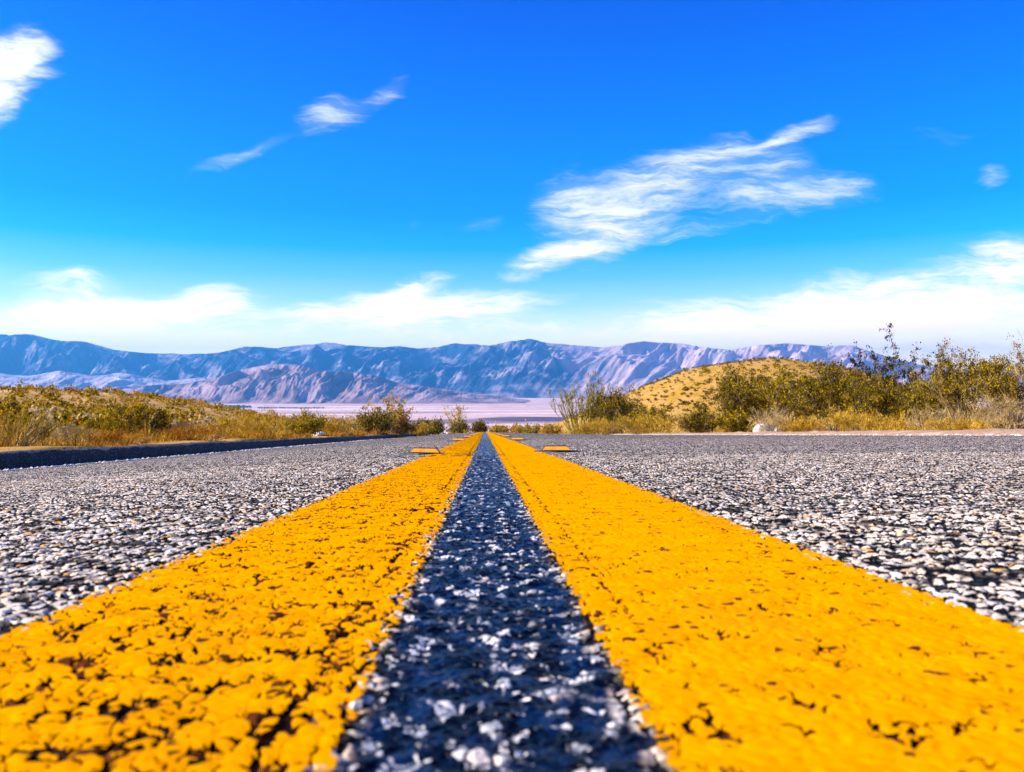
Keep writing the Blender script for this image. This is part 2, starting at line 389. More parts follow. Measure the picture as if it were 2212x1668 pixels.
mw, n, b, out = mat_new('white_line_paint')
oc = n.node('ShaderNodeTexCoord').outputs['Object']
setin(n, b, 'Base Color', n.mix(n.ramp(n.noise(oc, 60.0, 4, .65), .42, .62), (.75, .75, .78), (.30, .29, .30))); b.inputs['Roughness'].default_value = .7
def plain_strip(name, ts, ys, dz, mat, **kw):
    v, u, (nr, nc) = strip_grid(ts, ys, dz); o = mesh_obj(name, v, grid_faces(nr, nc), mat, uvs=u); return tag(o, **kw)
yy = np.concatenate([np.arange(-5, 25, .25), np.arange(25, 80, .5)])
plain_strip('white_edge_line', [-3.77, -3.62], yy, 0.006, mw, label='thin worn white edge line at the foot of the dark kerb', cat='road line')
plain_strip('white_edge_line', [4.72, 4.85], yy, 0.006, mw, label='thin worn white edge line beside the bare dirt shoulder', cat='road line')
mg, n, b, out = mat_new('tar_seam'); b.inputs['Base Color'].default_value = (.012, .012, .014, 1); b.inputs['Roughness'].default_value = .5
ys2 = np.arange(-4, 22, .1)
tt = -3.45 + .05 * fbm(ys2 * .8, ys2 * 0, 3)
wj = .018 + .014 * fbm(ys2 * 2.1, ys2 * 0 + 4, 2)
v = np.stack([np.stack([tt - wj, ys2, zroad(tt, ys2) + .005], -1), np.stack([tt + wj, ys2, zroad(tt + wj, ys2) + .005], -1)], 1).reshape(-1, 3)
tag(mesh_obj('tar_seam', v, grid_faces(len(ys2), 2), mg), 'long dark sealed crack in the lane beside the kerb', 'road seam')

# ------------------------------------------------------------------ ground sheet
mt, n, b, out = mat_new('desert_ground')
oc = n.node('ShaderNodeTexCoord').outputs['Object']
sp = n.node('ShaderNodeSeparateXYZ', {0: oc})
dist = n.node('ShaderNodeVectorMath', {0: n.mapping(oc, scale=(1, 1, 0))}, operation='LENGTH').outputs['Value']
n1 = n.noise(oc, 0.35, 6, 0.65); n2 = n.noise(oc, 3.0, 6, 0.7); n3 = n.noise(oc, 40.0, 4, 0.7)
sand = n.mix(n.ramp(n2, .35, .65), (.72, .47, .20), (.50, .27, .07))
kq = n.node('ShaderNodeVectorMath', {0: n.mapping(oc, loc=(knoll[0], knoll[1], 0), scale=(62, 62, 1e6), typ='TEXTURE')}, operation='LENGTH').outputs['Value']
sand = n.mix(n.ramp(kq, .8, 1.0, 1, 0), sand, n.mix(n.ramp(n2, .4, .6), (.52, .28, .03), (.26, .145, .015)))
sand = n.mix(n.ramp(n1, .42, .55), sand, (.46, .26, .06))
sand = n.mix(n.ramp(n3, .52, .72, 0, .6), sand, (.16, .09, .035))
# valley floor: pale salty flats with darker brush streaks
vm = n.mapping(oc, scale=(.0011, .006, 0))
v1 = n.noise(vm, 1.0, 7, 0.65); v2 = n.noise(n.mapping(oc, scale=(.004, .03, 0)), 1.0, 6, .7)
val = n.mix(n.ramp(v1, .40, .56), (.92, .66, .52), (.66, .42, .36))
def patch(cx_, cy_, rx, ry, mus=1.0):
    q = n.node('ShaderNodeVectorMath', {0: n.mapping(oc, loc=(cx_, cy_, 0), scale=(rx, ry, 1e6), typ='TEXTURE')}, operation='LENGTH').outputs['Value']
    return n.ramp(n.math('ADD', q, n.math('MULTIPLY', n.math('SUBTRACT', v2, .5), 2.2)), 1.05, .75)
px_, py_ = place(1150, 2030)
brush = patch(px_, py_, 160, 170)
px_, py_ = place(800, 2500); brush = n.math('MAXIMUM', brush, n.math('MULTIPLY', patch(px_, py_, 420, 90), .5))
px_, py_ = place(1400, 1900); brush = n.math('MAXIMUM', brush, n.math('MULTIPLY', patch(px_, py_, 300, 120), .8))
px_, py_ = place(1000, 1900); brush = n.math('MAXIMUM', brush, n.math('MULTIPLY', patch(px_, py_, 200, 120), .8))
val = n.mix(brush, val, (.10, .06, .085))
val = n.mix(n.ramp(v2, .52, .60, 0, .7), val, (.24, .14, .14))
v3 = n.noise(n.mapping(oc, scale=(.012, .05, 0)), 1.0, 5, .7)
val = n.mix(n.ramp(v3, .55, .62, 0, .6), val, (.14, .09, .10))
col = n.mix(n.ramp(dist, 500, 1200), sand, val)
setin(n, b, 'Base Color', col); b.inputs['Roughness'].default_value = .95; b.inputs['Specular IOR Level'].default_value = .1
bp = n.node('ShaderNodeBump', {'Strength': .8, 'Distance': .03, 'Height': n3}); n.l.new(bp.outputs[0], b.inputs['Normal'])
az = np.concatenate([np.linspace(-50, 50, 1001), np.linspace(50, 310, 131)[1:-1]])
az = R(1) * az + YAW
rad = np.concatenate([[0.02], np.geomspace(.3, 10200, 360)])
A, RR = np.meshgrid(az, rad)
X, Y = np.sin(A) * RR, np.cos(A) * RR
Z = ground(X, Y)
v = np.stack([X, Y, Z], -1).reshape(-1, 3)
g = mesh_obj('ground', v, grid_faces(len(rad), len(az), wrap=True), mt)
tag(g, kind='structure')
# dirt shoulder
msd, n, b, out = mat_new('shoulder_dirt')
oc = n.node('ShaderNodeTexCoord').outputs['Object']
c = n.mix(n.ramp(n.noise(oc, 30.0, 5, .7), .4, .6), (.50, .30, .17), (.26, .14, .07))
c = n.mix(n.ramp(n.noise(oc, 4.0, 4, .6), .5, .65, 0, .6), c, (.62, .45, .32))
setin(n, b, 'Base Color', c); b.inputs['Roughness'].default_value = .95
ts = np.linspace(5.0, 6.4, 15); ysd = np.concatenate([np.arange(-2, 20, .1), np.arange(20, 60, .4)])
T, Yg = np.meshgrid(ts, ysd)
edge = np.maximum(0, 1 - np.abs((T - 5.7) / .7) ** 3)
Zg = zroad(np.minimum(T, 5.0), Yg) + .012 + edge * (.035 + .03 * fbm(T * 2.5, Yg * 1.2, 4)) + .02 * sstep(5, 6.4, T)
Zg[:, -1] -= .2; Zg[:, 0] -= .03
o = mesh_obj('dirt_shoulder', np.stack([T + xc(Yg), Yg, Zg], -1).reshape(-1, 3), grid_faces(*T.shape), msd); tag(o, kind='structure')

# ------------------------------------------------------------------ mountains
def rock_mat(name, light, dark, shade_band=None):
    m, n, b, out = mat_new(name)
    oc = n.node('ShaderNodeTexCoord').outputs['Object']
    nz = n.noise(oc, .004, 8, .65); nf = n.noise(n.mapping(oc, scale=(1, 1, 2.0)), .02, 7, .7)
    c = n.mix(n.ramp(nz, .38, .62), light, dark)
    c = n.mix(n.ramp(nf, .5, .7, 0, .6), c, dark)
    if shade_band:
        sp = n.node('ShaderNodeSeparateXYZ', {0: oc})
        f = n.ramp(n.math('ADD', sp.outputs[0], n.math('MULTIPLY', n.math('SUBTRACT', n.noise(oc, .0016, 5, .6), .5), 1900.0)), shade_band[0], shade_band[1])
        c = n.mix(f, c, n.mix(n.ramp(nz, .46, .66, 0, .55), shade_band[2], light))  # shade on the left and centre of the range, painted as dark blue rock
    setin(n, b, 'Base Color', c); b.inputs['Roughness'].default_value = .95; b.inputs['Specular IOR Level'].default_value = .05
    bp = n.node('ShaderNodeBump', {'Strength': .6, 'Distance': 14.0, 'Height': nf}); n.l.new(bp.outputs[0], b.inputs['Normal'])
    return m
def range_mesh(name, prof, Dc, Df, Db, wave, carve, mat, nu=900, nd=150, seed=0, pw=1.1, rough=0.5, twist=.18, jag=0.0):
    px = np.unique(np.concatenate([np.linspace(prof[0][0], prof[-1][0], nu // 4), np.linspace(max(-250, prof[0][0]), min(2450, prof[-1][0]), nu)]).round(1)); nu = len(px)
    py = np.interp(px, [p[0] for p in prof], [p[1] for p in prof])
    k = np.exp(-np.linspace(-2, 2, 15) ** 2); k /= k.sum()
    py = np.convolve(np.pad(py, 7, mode='edge'), k, 'valid')
    zc = HC + (CY - py) / F * Dc
    Df_ = np.interp(px, *Df) if isinstance(Df, tuple) else Df + 0 * px
    s = np.linspace(0, 1, nd)
    tf = s * 1.3
    Tt, PX = np.meshgrid(tf, px)
    Dfg = np.repeat(Df_[:, None], nd, 1)
    D = np.where(Tt <= 1, Dfg + (Dc - Dfg) * Tt, Dc + (Db - Dc) * (Tt - 1) / .3)
    Xc = (PX - CX) / F * Dc                       # constant lateral reference keeps spurs running downhill
    Xw = (PX - CX) / F * D
    u = Xc / wave + twist * fbm(Xc / wave * .4 + seed, D / wave * .5, 3) + .45 * (1 - Tt) 
    u = u + .35 * (Dc - D) / wave
    sp_ = ridged(u + seed * 3.1, D / wave * .20 + seed, 6, rough)
    sp2 = ridged(Xc / wave * .5 + seed, D / wave * .42, 3, .5)
    shape = np.clip(Tt, 0, 1) ** pw
    env = np.sin(np.pi * np.clip(Tt, 0, 1)) ** .7
    hgt = (zc[:, None] - VALLEY)
    z = VALLEY + hgt * (shape + carve * env * (sp_ - .55) + carve * .8 * env * (sp2 - .5))
    z = z + jag * hgt * sstep(.6, 1, Tt) * fbm(Xc / wave * 2.2, D / wave, 4)
    spf = ridged(u * 3.3 + seed, D / wave * .5 - seed, 4, .6)
    z = z + hgt * carve * .21 * env * (spf - .5)
    z = np.where(Tt < 1, np.minimum(z, HC + (zc[:, None] - HC) * D / Dc), z)
    back = np.clip((Tt - 1) / .3, 0, 1)
    z = np.where(Tt > 1, z - hgt * back ** 1.2 * 1.02, z)
    z = z - 2.0 - 4.0 * sstep(12, 0, hgt)
    z = np.where(Tt <= 1e-6, VALLEY - 20, np.maximum(z, VALLEY - 3 - 30 * (Tt < .02)))
    v = np.stack([Xw * cyw + D * syw, -Xw * syw + D * cyw, z], -1).reshape(-1, 3)
    o = mesh_obj(name, v, grid_faces(nu, nd)[:, ::-1], mat); tag(o, kind='structure'); return o
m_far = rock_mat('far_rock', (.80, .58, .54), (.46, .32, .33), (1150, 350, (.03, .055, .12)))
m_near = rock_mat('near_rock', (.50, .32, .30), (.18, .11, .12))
far_prof = [(-1300, 760), (-900, 735), (-300, 728), (0, 722), (60, 722), (130, 736), (180, 737), (250, 756), (310, 762), (400, 765), (470, 762), (530, 748), (600, 752), (660, 741), (720, 742),
            (790, 748), (830, 750), (860, 747), (905, 753), (950, 749), (980, 741), (1020, 744), (1060, 747), (1100, 737), (1140, 732), (1190, 742), (1250, 746), (1300, 750), (1340, 744),
            (1385, 737), (1420, 740), (1480, 742), (1540, 752), (1580, 755), (1640, 745), (1700, 741), (1750, 745), (1790, 748), (1840, 745), (1870, 756), (1940, 776), (2000, 790), (2080, 800), (2212, 800), (2500, 790), (3200, 800), (3500, 815)]
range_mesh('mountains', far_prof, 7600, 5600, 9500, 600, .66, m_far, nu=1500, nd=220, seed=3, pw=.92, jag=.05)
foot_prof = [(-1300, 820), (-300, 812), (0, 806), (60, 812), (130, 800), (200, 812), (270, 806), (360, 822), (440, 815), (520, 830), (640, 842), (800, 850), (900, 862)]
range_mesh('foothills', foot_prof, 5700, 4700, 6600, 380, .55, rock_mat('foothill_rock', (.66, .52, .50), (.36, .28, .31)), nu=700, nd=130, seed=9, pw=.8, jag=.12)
hill_prof = [(-500, 855), (0, 850), (150, 842), (260, 834), (400, 828), (470, 815), (510, 800), (550, 792), (600, 786), (640, 786), (690, 800), (740, 802), (800, 808), (860, 826), (930, 836), (1000, 846), (1060, 853), (1110, 860), (1160, 866)]
range_mesh('lilac_hills', hill_prof, 4500, 3800, 5200, 210, .72, m_near, nu=900, nd=160, seed=21, pw=.85, jag=.05)


# ------------------------------------------------------------------ vegetation helpers
def leaf_mat(name, c1, c2, rough=.7, transl=.25):
    m, n, b, out = mat_new(name)
    ri = n.node('ShaderNodeNewGeometry').outputs['Random Per Island']
    oc = n.node('ShaderNodeTexCoord').outputs['Object']
    cl_ = n.ramp(n.noise(oc, 8.0, 2, .5), .50, .57)  # clump noise; the darkest leaf clumps paint in the shade inside a bush
    c = n.mix(n.math('MULTIPLY', n.math('MULTIPLY_ADD', cl_, .85, .15), n.math('MULTIPLY_ADD', ri, .7, .3)), c1, c2)
    c = n.mix(n.ramp(n.noise(oc, 2.5, 3, .6), .40, .65, 0, .12), c, c2)
    setin(n, b, 'Base Color', c); b.inputs['Roughness'].default_value = .9; b.inputs['Specular IOR Level'].default_value = .03
    t = n.node('ShaderNodeBsdfTranslucent', {0: c}); mx = n.node('ShaderNodeMixShader', {0: transl, 1: b.outputs[0], 2: t.outputs[0]})
    n.l.new(mx.outputs[0], out.inputs[0]); return m
LM = dict(
    olive=leaf_mat('olive_leaves', (.012, .009, .001), (.80, .52, .004)),
    dark=leaf_mat('dark_leaves', (.005, .004, .001), (.62, .41, .004)),
    sprig=leaf_mat('sprig_leaves', (.006, .008, .006), (.16, .13, .02)),
    yellow=leaf_mat('yellow_leaves', (.18, .11, .002), (.85, .58, .01)),
    gold=leaf_mat('golden_straw', (.30, .15, .004), (.90, .60, .06)),
    orange=leaf_mat('orange_straw', (.25, .08, .002), (.82, .42, .03)),
    straw=leaf_mat('pale_straw', (.62, .43, .16), (.85, .66, .32)),
    pale=leaf_mat('pale_bark', (.26, .17, .06), (.62, .46, .22), transl=0),
    brown=leaf_mat('brown_bark', (.16, .11, .06), (.42, .32, .17), transl=0),
    stem=leaf_mat('green_stems', (.16, .14, .03), (.40, .32, .08), transl=0))

def tubes(lines, k=3):
    """lines: list of (pts (n,3), radii (n,)) -> verts, faces"""
    V_, F_ = [], []; off = 0
    ang = np.arange(k) / k * 2 * np.pi
    for p, r in lines:
        p = np.asarray(p); r = np.asarray(r); n_ = len(p)
        d = np.gradient(p, axis=0); d /= np.linalg.norm(d, axis=1)[:, None] + 1e-9
        a = np.cross(d, [0.31, 0.87, 0.13]); a /= np.linalg.norm(a, axis=1)[:, None] + 1e-9
        bb = np.cross(d, a)
        ring = p[:, None] + r[:, None, None] * (np.cos(ang)[None, :, None] * a[:, None] + np.sin(ang)[None, :, None] * bb[:, None])
        V_.append(ring.reshape(-1, 3)); F_.append(grid_faces(n_, k, off, wrap=True)); off += n_ * k
    return np.concatenate(V_), np.concatenate(F_)
def cards(P, L, Wd, rng, up=0.3, dirs=None):
    """leaf-sized rhombic faces at points P"""
    n_ = len(P)
    d = rng.normal(size=(n_, 3)) if dirs is None else dirs + rng.normal(size=(n_, 3)) * .45
    d[:, 2] += up; d /= np.linalg.norm(d, axis=1)[:, None]
    s_ = np.cross(d, rng.normal(size=(n_, 3))); s_ /= np.linalg.norm(s_, axis=1)[:, None]
    L = L * rng.uniform(.6, 1.3, (n_, 1)); Wd = Wd * rng.uniform(.6, 1.3, (n_, 1))
    v = np.stack([P - d * L * .5, P + s_ * Wd * .5, P + d * L * .5, P - s_ * Wd * .5], 1).reshape(-1, 3)
    return v, np.arange(n_ * 4).reshape(-1, 4)
def grow(rng, H, Wh, stems, kids=4, wig=.12, spread=.6, lean=(0, 0), r0=.012, base=.12, top=1.0, droop=0.0, lvl=2):
    """fan of stems with side branches; returns (lines, tips: list of (points, dirs, level))"""
    lines, pts = [], []
    def seg(p, d, L, r, level):
        n_ = 7
        P = [p]; dd = d.copy(); D_ = []
        for i in range(n_ - 1):
            dd = dd + rng.normal(size=3) * wig; dd[2] += .06 - droop * i / n_
            dd /= np.linalg.norm(dd); P.append(P[-1] + dd * L / (n_ - 1)); D_.append(dd.copy())
        P = np.array(P); P[:, 2] = np.maximum(P[:, 2], .01 if level else -.05)
        lines.append((P, np.linspace(r, r * .35, n_)))
        D_.append(D_[-1]); pts.append((P, np.array(D_), level))
        if level < lvl:
            for _ in range(kids):
                i = rng.integers(2, n_ - 1)
                nd = D_[i] + rng.normal(size=3) * spread; nd[2] += .15; nd /= np.linalg.norm(nd)
                seg(P[i], nd, L * rng.uniform(.25, .5), r * .55, level + 1)
    for k in range(stems):
        a = rng.uniform(0, 2 * np.pi); q = math.sqrt(rng.uniform(0, 1))
        out = np.array([math.cos(a) * q * Wh + lean[0] * H, math.sin(a) * q * Wh + lean[1] * H, H * (1 - .35 * q * q) * rng.uniform(.72, 1.0)])
        L = np.linalg.norm(out)
        p0 = np.array([math.cos(a) * q * base * Wh * 2, math.sin(a) * q * base * Wh * 2, -.03])
        seg(p0, out / L, L * .92 * top, r0 * rng.uniform(.7, 1.2), 0)
    return lines, pts
def leafpoints(pts, rng, n_, jit, lo=.3, minlev=0):
    P, D_ = [], []
    cand = [(p, d, l) for p, d, l in pts if l >= minlev]
    wts = np.array([1.0 if l else .5 for _, _, l in cand]); wts /= wts.sum()
    n0 = n_; n_ = max(8, n_ // 9)
    ci = rng.choice(len(cand), n_, p=wts)
    PP = np.stack([c[0] for c in cand]); DD = np.stack([c[1] for c in cand]); LV = np.array([c[2] for c in cand])
    t = rng.uniform(0, 1, n_) ** .7; t = np.where(LV[ci] == 0, lo + (1 - lo) * t, t) * 5.999
    i = t.astype(int); f = (t - i)[:, None]
    C_ = PP[ci, i] * (1 - f) + PP[ci, i + 1] * f; k_ = rng.integers(0, n_, n0)
    return C_[k_] + rng.normal(size=(n0, 3)) * jit, DD[ci, i][k_]
def bush(name, label, cat, px, D, ytop, hw, kind='creosote', leaf='olive', bark='brown', dens=1.0, seed=1, group=None, lean=(0, 0), zoff=0.0):
    rng = np.random.default_rng(seed)
    x, y = place(px, D); z = float(ground(x, y)) + zoff
    H = HC - (ytop - CY) / F * D - z; Wh = hw / F * D
    if kind in ('creosote', 'twiggy', 'broom') and name != 'low_bush' and x > 3: H *= 1.12
    r = bpy.data.objects.new(name, None); COL.objects.link(r); r.location = (x, y, z); r.empty_display_size = .2
    tag(r, label, cat, group)
    ls = max(.016, D * .00155)
    tr = max(.0035, D * .00030)
    def cl(pts_):                                   # keep inside the silhouette
        return pts_
    if kind == 'creosote':
        st = int(16 + 26 * min(1, Wh)); lines, pts = grow(rng, H, Wh, st, 5, .13, .55, lean, tr * 2.2)
        n_ = int(7600 * dens * min(2.2, max(.5, H * Wh * 1.2)) * (.03 / max(ls, .02)) ** 1.3) + 900
        P, Dd = leafpoints(pts, rng, n_, ls * 1.6, .25)
        v, f = cards(P, ls * 1.6, ls * .95, rng, .35, Dd)
    elif kind == 'airy':
        lines, pts = grow(rng, H, Wh, 9, 6, .10, .42, lean, tr * 1.7)
        P, Dd = leafpoints(pts, rng, int(3600 * dens), ls * 1.1, .4)
        P = P[(fbm(P[:, 0] * 5 + seed, P[:, 2] * 5, 2) > -.05)]; Dd = Dd[:len(P)]
        v, f = cards(P, ls * 1.9, ls * 1.15, rng, .4, Dd)
    elif kind == 'broom':
        lines, pts = grow(rng, H, Wh, 46, 3, .09, .22, lean, tr * 2.4, base=.32)
        P, Dd = leafpoints(pts, rng, int(1800 * dens), ls * 1.0, .05)
        v, f = cards(P, ls * 2.0, ls * .5, rng, .9, Dd)
    elif kind == 'dead':
        lines, pts = grow(rng, H, Wh, 30, 6, .20, .75, lean, tr * 1.5)
        P, Dd = leafpoints(pts, rng, int(500 * dens), ls, .2); v, f = cards(P, ls * 1.2, ls * .4, rng, .2, Dd)
    elif kind == 'twiggy':
        lines, pts = grow(rng, H, Wh, 34, 4, .15, .5, lean, tr * 3.0)
        P, Dd = leafpoints(pts, rng, int(15000 * dens), ls * 1.5, .15); v, f = cards(P, ls * 1.5, ls * .85, rng, .3, Dd)
    elif kind == 'tuft':
        lines, pts = grow(rng, H, Wh, 60, 2, .10, .3, lean, tr * 1.0, base=.3, droop=.15)
        P, Dd = leafpoints(pts, rng, int(4200 * dens), ls * 1.6, .1); v, f = cards(P, ls * 2.6, ls * .38, rng, .8, Dd)
    v[:, 2] = np.maximum(v[:, 2], -.02)
    bv, bf = tubes(lines)
    mesh_obj('branches', bv, bf, LM[bark], r)
    mesh_obj('foliage' if kind != 'tuft' else 'blades', v, f, LM[leaf], r, smooth=False)
    return r

# ------------------------------------------------------------------ plants along the right-hand verge
def B(*a, **k): return bush(*a, **k)
B('broom_shrub', 'tall upright green broom shrub with bare pale tips, standing alone where the road edge ends', 'shrub', 1262, 38, 822, 44, 'broom', 'olive', 'stem', 1.3, 11)
B('creosote_bush', 'low dark bush with thin dry stalks just right of the tall upright broom shrub', 'shrub', 1325, 37, 850, 46, 'creosote', 'dark', 'brown', 1.2, 12)
B('dead_stalks', 'tall bare dry stalks rising from the low dark bush by the broom shrub', 'dead plant', 1338, 39, 826, 30, 'airy', 'brown', 'pale', .25, 13)
B('grass_mound', 'yellow grass mound at the foot of the tall broom shrub', 'grass clump', 1285, 33, 908, 40, 'tuft', 'gold', 'straw', 1, 14)
B('low_bush', 'low olive bush at the left foot of the golden knoll', 'shrub', 1405, 36, 880, 50, 'creosote', 'olive', 'brown', 1, 15)
B('grass_mound', 'wide pale golden grass mound in front of the left foot of the knoll', 'grass clump', 1420, 27, 900, 75, 'tuft', 'gold', 'straw', 1.6, 16)
B('low_bush', 'low dark bush between the golden grass mound and the tall dark creosote', 'shrub', 1510, 25, 886, 45, 'creosote', 'dark', 'brown', 1, 17)
B('creosote_bush', 'tall dark creosote in front of the knoll top, leftmost of the big bushes', 'shrub', 1592, 22, 800, 62, 'creosote', 'dark', 'brown', 1.0, 18)
B('creosote_bush', 'broad olive creosote standing behind the white boulder', 'shrub', 1705, 21, 808, 74, 'creosote', 'olive', 'brown', 1.15, 19)
B('dead_shrub', 'pale dead shrub with fanned bare twigs behind the white boulder', 'dead plant', 1672, 17.5, 868, 50, 'dead', 'straw', 'pale', .6, 20)
B('creosote_bush', 'dense dark creosote right of the bush behind the boulder', 'shrub', 1800, 18, 800, 72, 'creosote', 'dark', 'brown', 1.15, 21)
B('airy_creosote', 'slender open sprig reaching just above the mountain line, leftmost sprig of the right thicket', 'shrub', 1775, 19, 748, 26, 'airy', 'sprig', 'brown', .5, 22)
B('airy_creosote', 'narrow leafy sprig with a bluish tip, second from the left above the thicket', 'shrub', 1829, 19, 730, 18, 'airy', 'sprig', 'brown', .5, 23)
B('airy_creosote', 'tallest open creosote sprig of all, standing out against the white sky', 'shrub', 1925, 17, 682, 42, 'airy', 'sprig', 'brown', 1.3, 24)
B('airy_creosote', 'leafy upright sprig just right of the tallest sprig', 'shrub', 1982, 16, 742, 22, 'airy', 'sprig', 'brown', .6, 25)
B('creosote_bush', 'dark dense creosote below the tallest sprig', 'shrub', 1905, 15.5, 822, 78, 'creosote', 'dark', 'brown', 1.1, 26)
B('airy_creosote', 'open feathery sprigs above the large twiggy bush at the right', 'shrub', 2050, 15, 722, 46, 'airy', 'sprig', 'brown', 1.2, 27)
B('twiggy_bush', 'large olive bush full of pale crossing twigs, tallest mass of the right thicket', 'shrub', 2080, 13, 762, 92, 'twiggy', 'dark', 'pale', 1.0, 28)
B('twiggy_bush', 'reddish brown twiggy bush at the right border of the photo', 'shrub', 2195, 12.5, 748, 74, 'twiggy', 'olive', 'pale', 1.0, 29)
B('creosote_bush', 'dark bush in the gap between the dense creosote and the twiggy bush', 'shrub', 2000, 14.5, 832, 62, 'creosote', 'dark', 'brown', 1.1, 30)
B('dead_stalks', 'tall thin bare stalks at the right border of the photo, standing above everything near them', 'dead plant', 2196, 13.5, 690, 20, 'airy', 'brown', 'pale', .10, 31)
B('dead_shrub', 'sprawling pale dead branches leaning right, low in front of the thicket', 'dead plant', 2010, 11.8, 868, 66, 'dead', 'straw', 'pale', .4, 32, lean=(.35, 0))
B('grass_mound', 'bright golden straw mound in front of the dense creosote below the tallest sprig', 'grass clump', 1880, 13.6, 890, 62, 'tuft', 'gold', 'straw', 1.5, 33)
B('grass_mound', 'flattened golden straw clump between the pale dead branches and the twiggy bush', 'grass clump', 2065, 11.3, 905, 50, 'tuft', 'gold', 'straw', 1.0, 34)
B('dead_shrub', 'pale bare branching twigs low at the right border', 'dead plant', 2170, 10.6, 840, 62, 'dead', 'straw', 'pale', .3, 35)
B('low_bush', 'small olive bush just left of the white boulder', 'shrub', 1585, 19.5, 888, 36, 'creosote', 'olive', 'brown', 1, 36)
B('grass_mound', 'small straw tuft just right of the white boulder', 'grass clump', 1735, 16.5, 903, 32, 'tuft', 'gold', 'straw', .8, 37)
# left-hand verge
B('broom_shrub', 'yellow green spiky shrub at the left border behind the kerb', 'shrub', 22, 8.6, 886, 58, 'broom', 'yellow', 'straw', 2.0, 41, lean=(.25, 0))
B('dead_shrub', 'pale grey dead twiggy shrub behind the kerb, second plant from the left border', 'dead plant', 142, 9.8, 905, 52, 'dead', 'straw', 'pale', .5, 42)
B('low_bush', 'small yellow green bush between the grey dead shrub and the green creosote', 'shrub', 222, 11, 893, 32, 'twiggy', 'yellow', 'pale', .6, 43)
B('creosote_bush', 'green and yellow creosote, tallest bush on the left verge', 'shrub', 305, 13, 868, 66, 'creosote', 'olive', 'brown', 1.0, 44)
B('dead_shrub', 'dry brown twiggy clump right of the left creosote', 'dead plant', 395, 13.5, 898, 40, 'dead', 'straw', 'brown', .8, 45)
B('grass_mound', 'orange dry grass tuft below the left creosote, close to the kerb', 'grass clump', 262, 10.4, 925, 50, 'tuft', 'orange', 'straw', 1.0, 46)
B('grass_mound', 'low orange dry grass patch near the kerb right of the left creosote', 'grass clump', 415, 13.0, 918, 62, 'tuft', 'orange', 'straw', 1.0, 47)
B('grass_mound', 'golden grass mound, leftmost of the pair in the middle of the left verge', 'grass clump', 560, 17.5, 890, 58, 'tuft', 'gold', 'straw', 1.6, 48)
B('yellow_bush', 'round yellow bush right beside the golden grass mounds', 'shrub', 650, 20.5, 888, 50, 'creosote', 'yellow', 'brown', 1.3, 49)
B('grass_mound', 'golden grass mound left of the stalked bush', 'grass clump', 725, 26, 900, 36, 'tuft', 'gold', 'straw', 1.2, 50)
B('creosote_bush', 'dark green bush topped with dry stalks, nearest the road end on the left', 'shrub', 808, 34, 888, 52, 'creosote', 'dark', 'brown', .8, 51)
B('dead_stalks', 'tall pale dry stalks standing up out of the dark green bush on the left', 'dead plant', 842, 35, 838, 36, 'airy', 'gold', 'straw', .35, 52)
B('orange_bush', 'rusty orange bush on the right side of the stalked bush', 'shrub', 862, 36, 878, 26, 'creosote', 'orange', 'straw', .7, 53)
B('grass_mound', 'yellow grass clump between the stalked bush and the small dark bushes', 'grass clump', 892, 46, 915, 28, 'tuft', 'gold', 'straw', 1.0, 54)
B('low_bush', 'small dark bush, first right of the yellow clump on the left verge', 'shrub', 915, 66, 906, 20, 'creosote', 'dark', 'brown', .6, 55)
B('low_bush', 'small dark bush left of the pale bare fan shaped plant', 'shrub', 942, 70, 906, 18, 'creosote', 'dark', 'brown', .5, 56)
B('dead_shrub', 'pale bare fan shaped plant near the end of the yellow lines', 'dead plant', 988, 76, 872, 22, 'airy', 'straw', 'pale', .2, 57)
B('low_bush', 'dark base bush under the pale bare fan shaped plant', 'shrub', 992, 75, 908, 16, 'creosote', 'dark', 'brown', .6, 58)
B('low_bush', 'small dark bush right behind the end of the yellow lines', 'shrub', 1036, 78, 909, 15, 'creosote', 'dark', 'brown', .6, 59)
for i, (px, yt, hw, lab) in enumerate([(1078, 914, 18, 'tiny yellow bush, first right of the point where the yellow lines end'),
        (1118, 917, 16, 'tiny straw coloured bush midway between the line end and the tall broom shrub'),
        (1150, 918, 22, 'low straw coloured bush left of the pair closest to the broom shrub'),
        (1190, 914, 20, 'low bush just left of the tall upright broom shrub')]):
    B('low_bush', lab, 'shrub', px, 80 - i * 6, yt + 4, hw, 'creosote', 'yellow' if i % 2 == 0 else 'gold', 'brown', .45, 60 + i)

# ------------------------------------------------------------------ repeated low shrubs
def scrub_mesh(seed, leafm, nleaf, squash=.7, sz=.11):
    rng = np.random.default_rng(seed)
    lines, pts = grow(rng, 1.0 * squash, .55, 12, 3, .2, .7, (0, 0), .02, lvl=1)
    P, Dd = leafpoints(pts, rng, nleaf, .07, .1)
    v, f = cards(P, sz * 1.5, sz, rng, .3, Dd); v[:, 2] = np.maximum(v[:, 2], -.03)
    return v, f
def scatter(name, cat, label, group, protos, spots, sizes, seed):
    rng = np.random.default_rng(seed); meshes = []
    for k, (sd_, lm, nl) in enumerate(protos):
        v, f = scrub_mesh(sd_, lm, nl)
        o = mesh_obj(name, v, f, LM[lm], smooth=False); meshes.append(o)
    for i, ((x, y), s_) in enumerate(zip(spots, sizes)):
        src = meshes[i % len(meshes)]
        if i < len(meshes): o = src
        else:
            o = src.copy(); COL.objects.link(o)
        o.location = (x, y, float(ground(x, y)) - .03)
        s_ = s_ * .72
        o.scale = (s_ * rng.uniform(.85, 1.3), s_ * rng.uniform(.85, 1.3), s_ * rng.uniform(.7, 1.1))
        o.rotation_euler = (0, 0, rng.uniform(0, 6.28)); tag(o, label, cat, group)
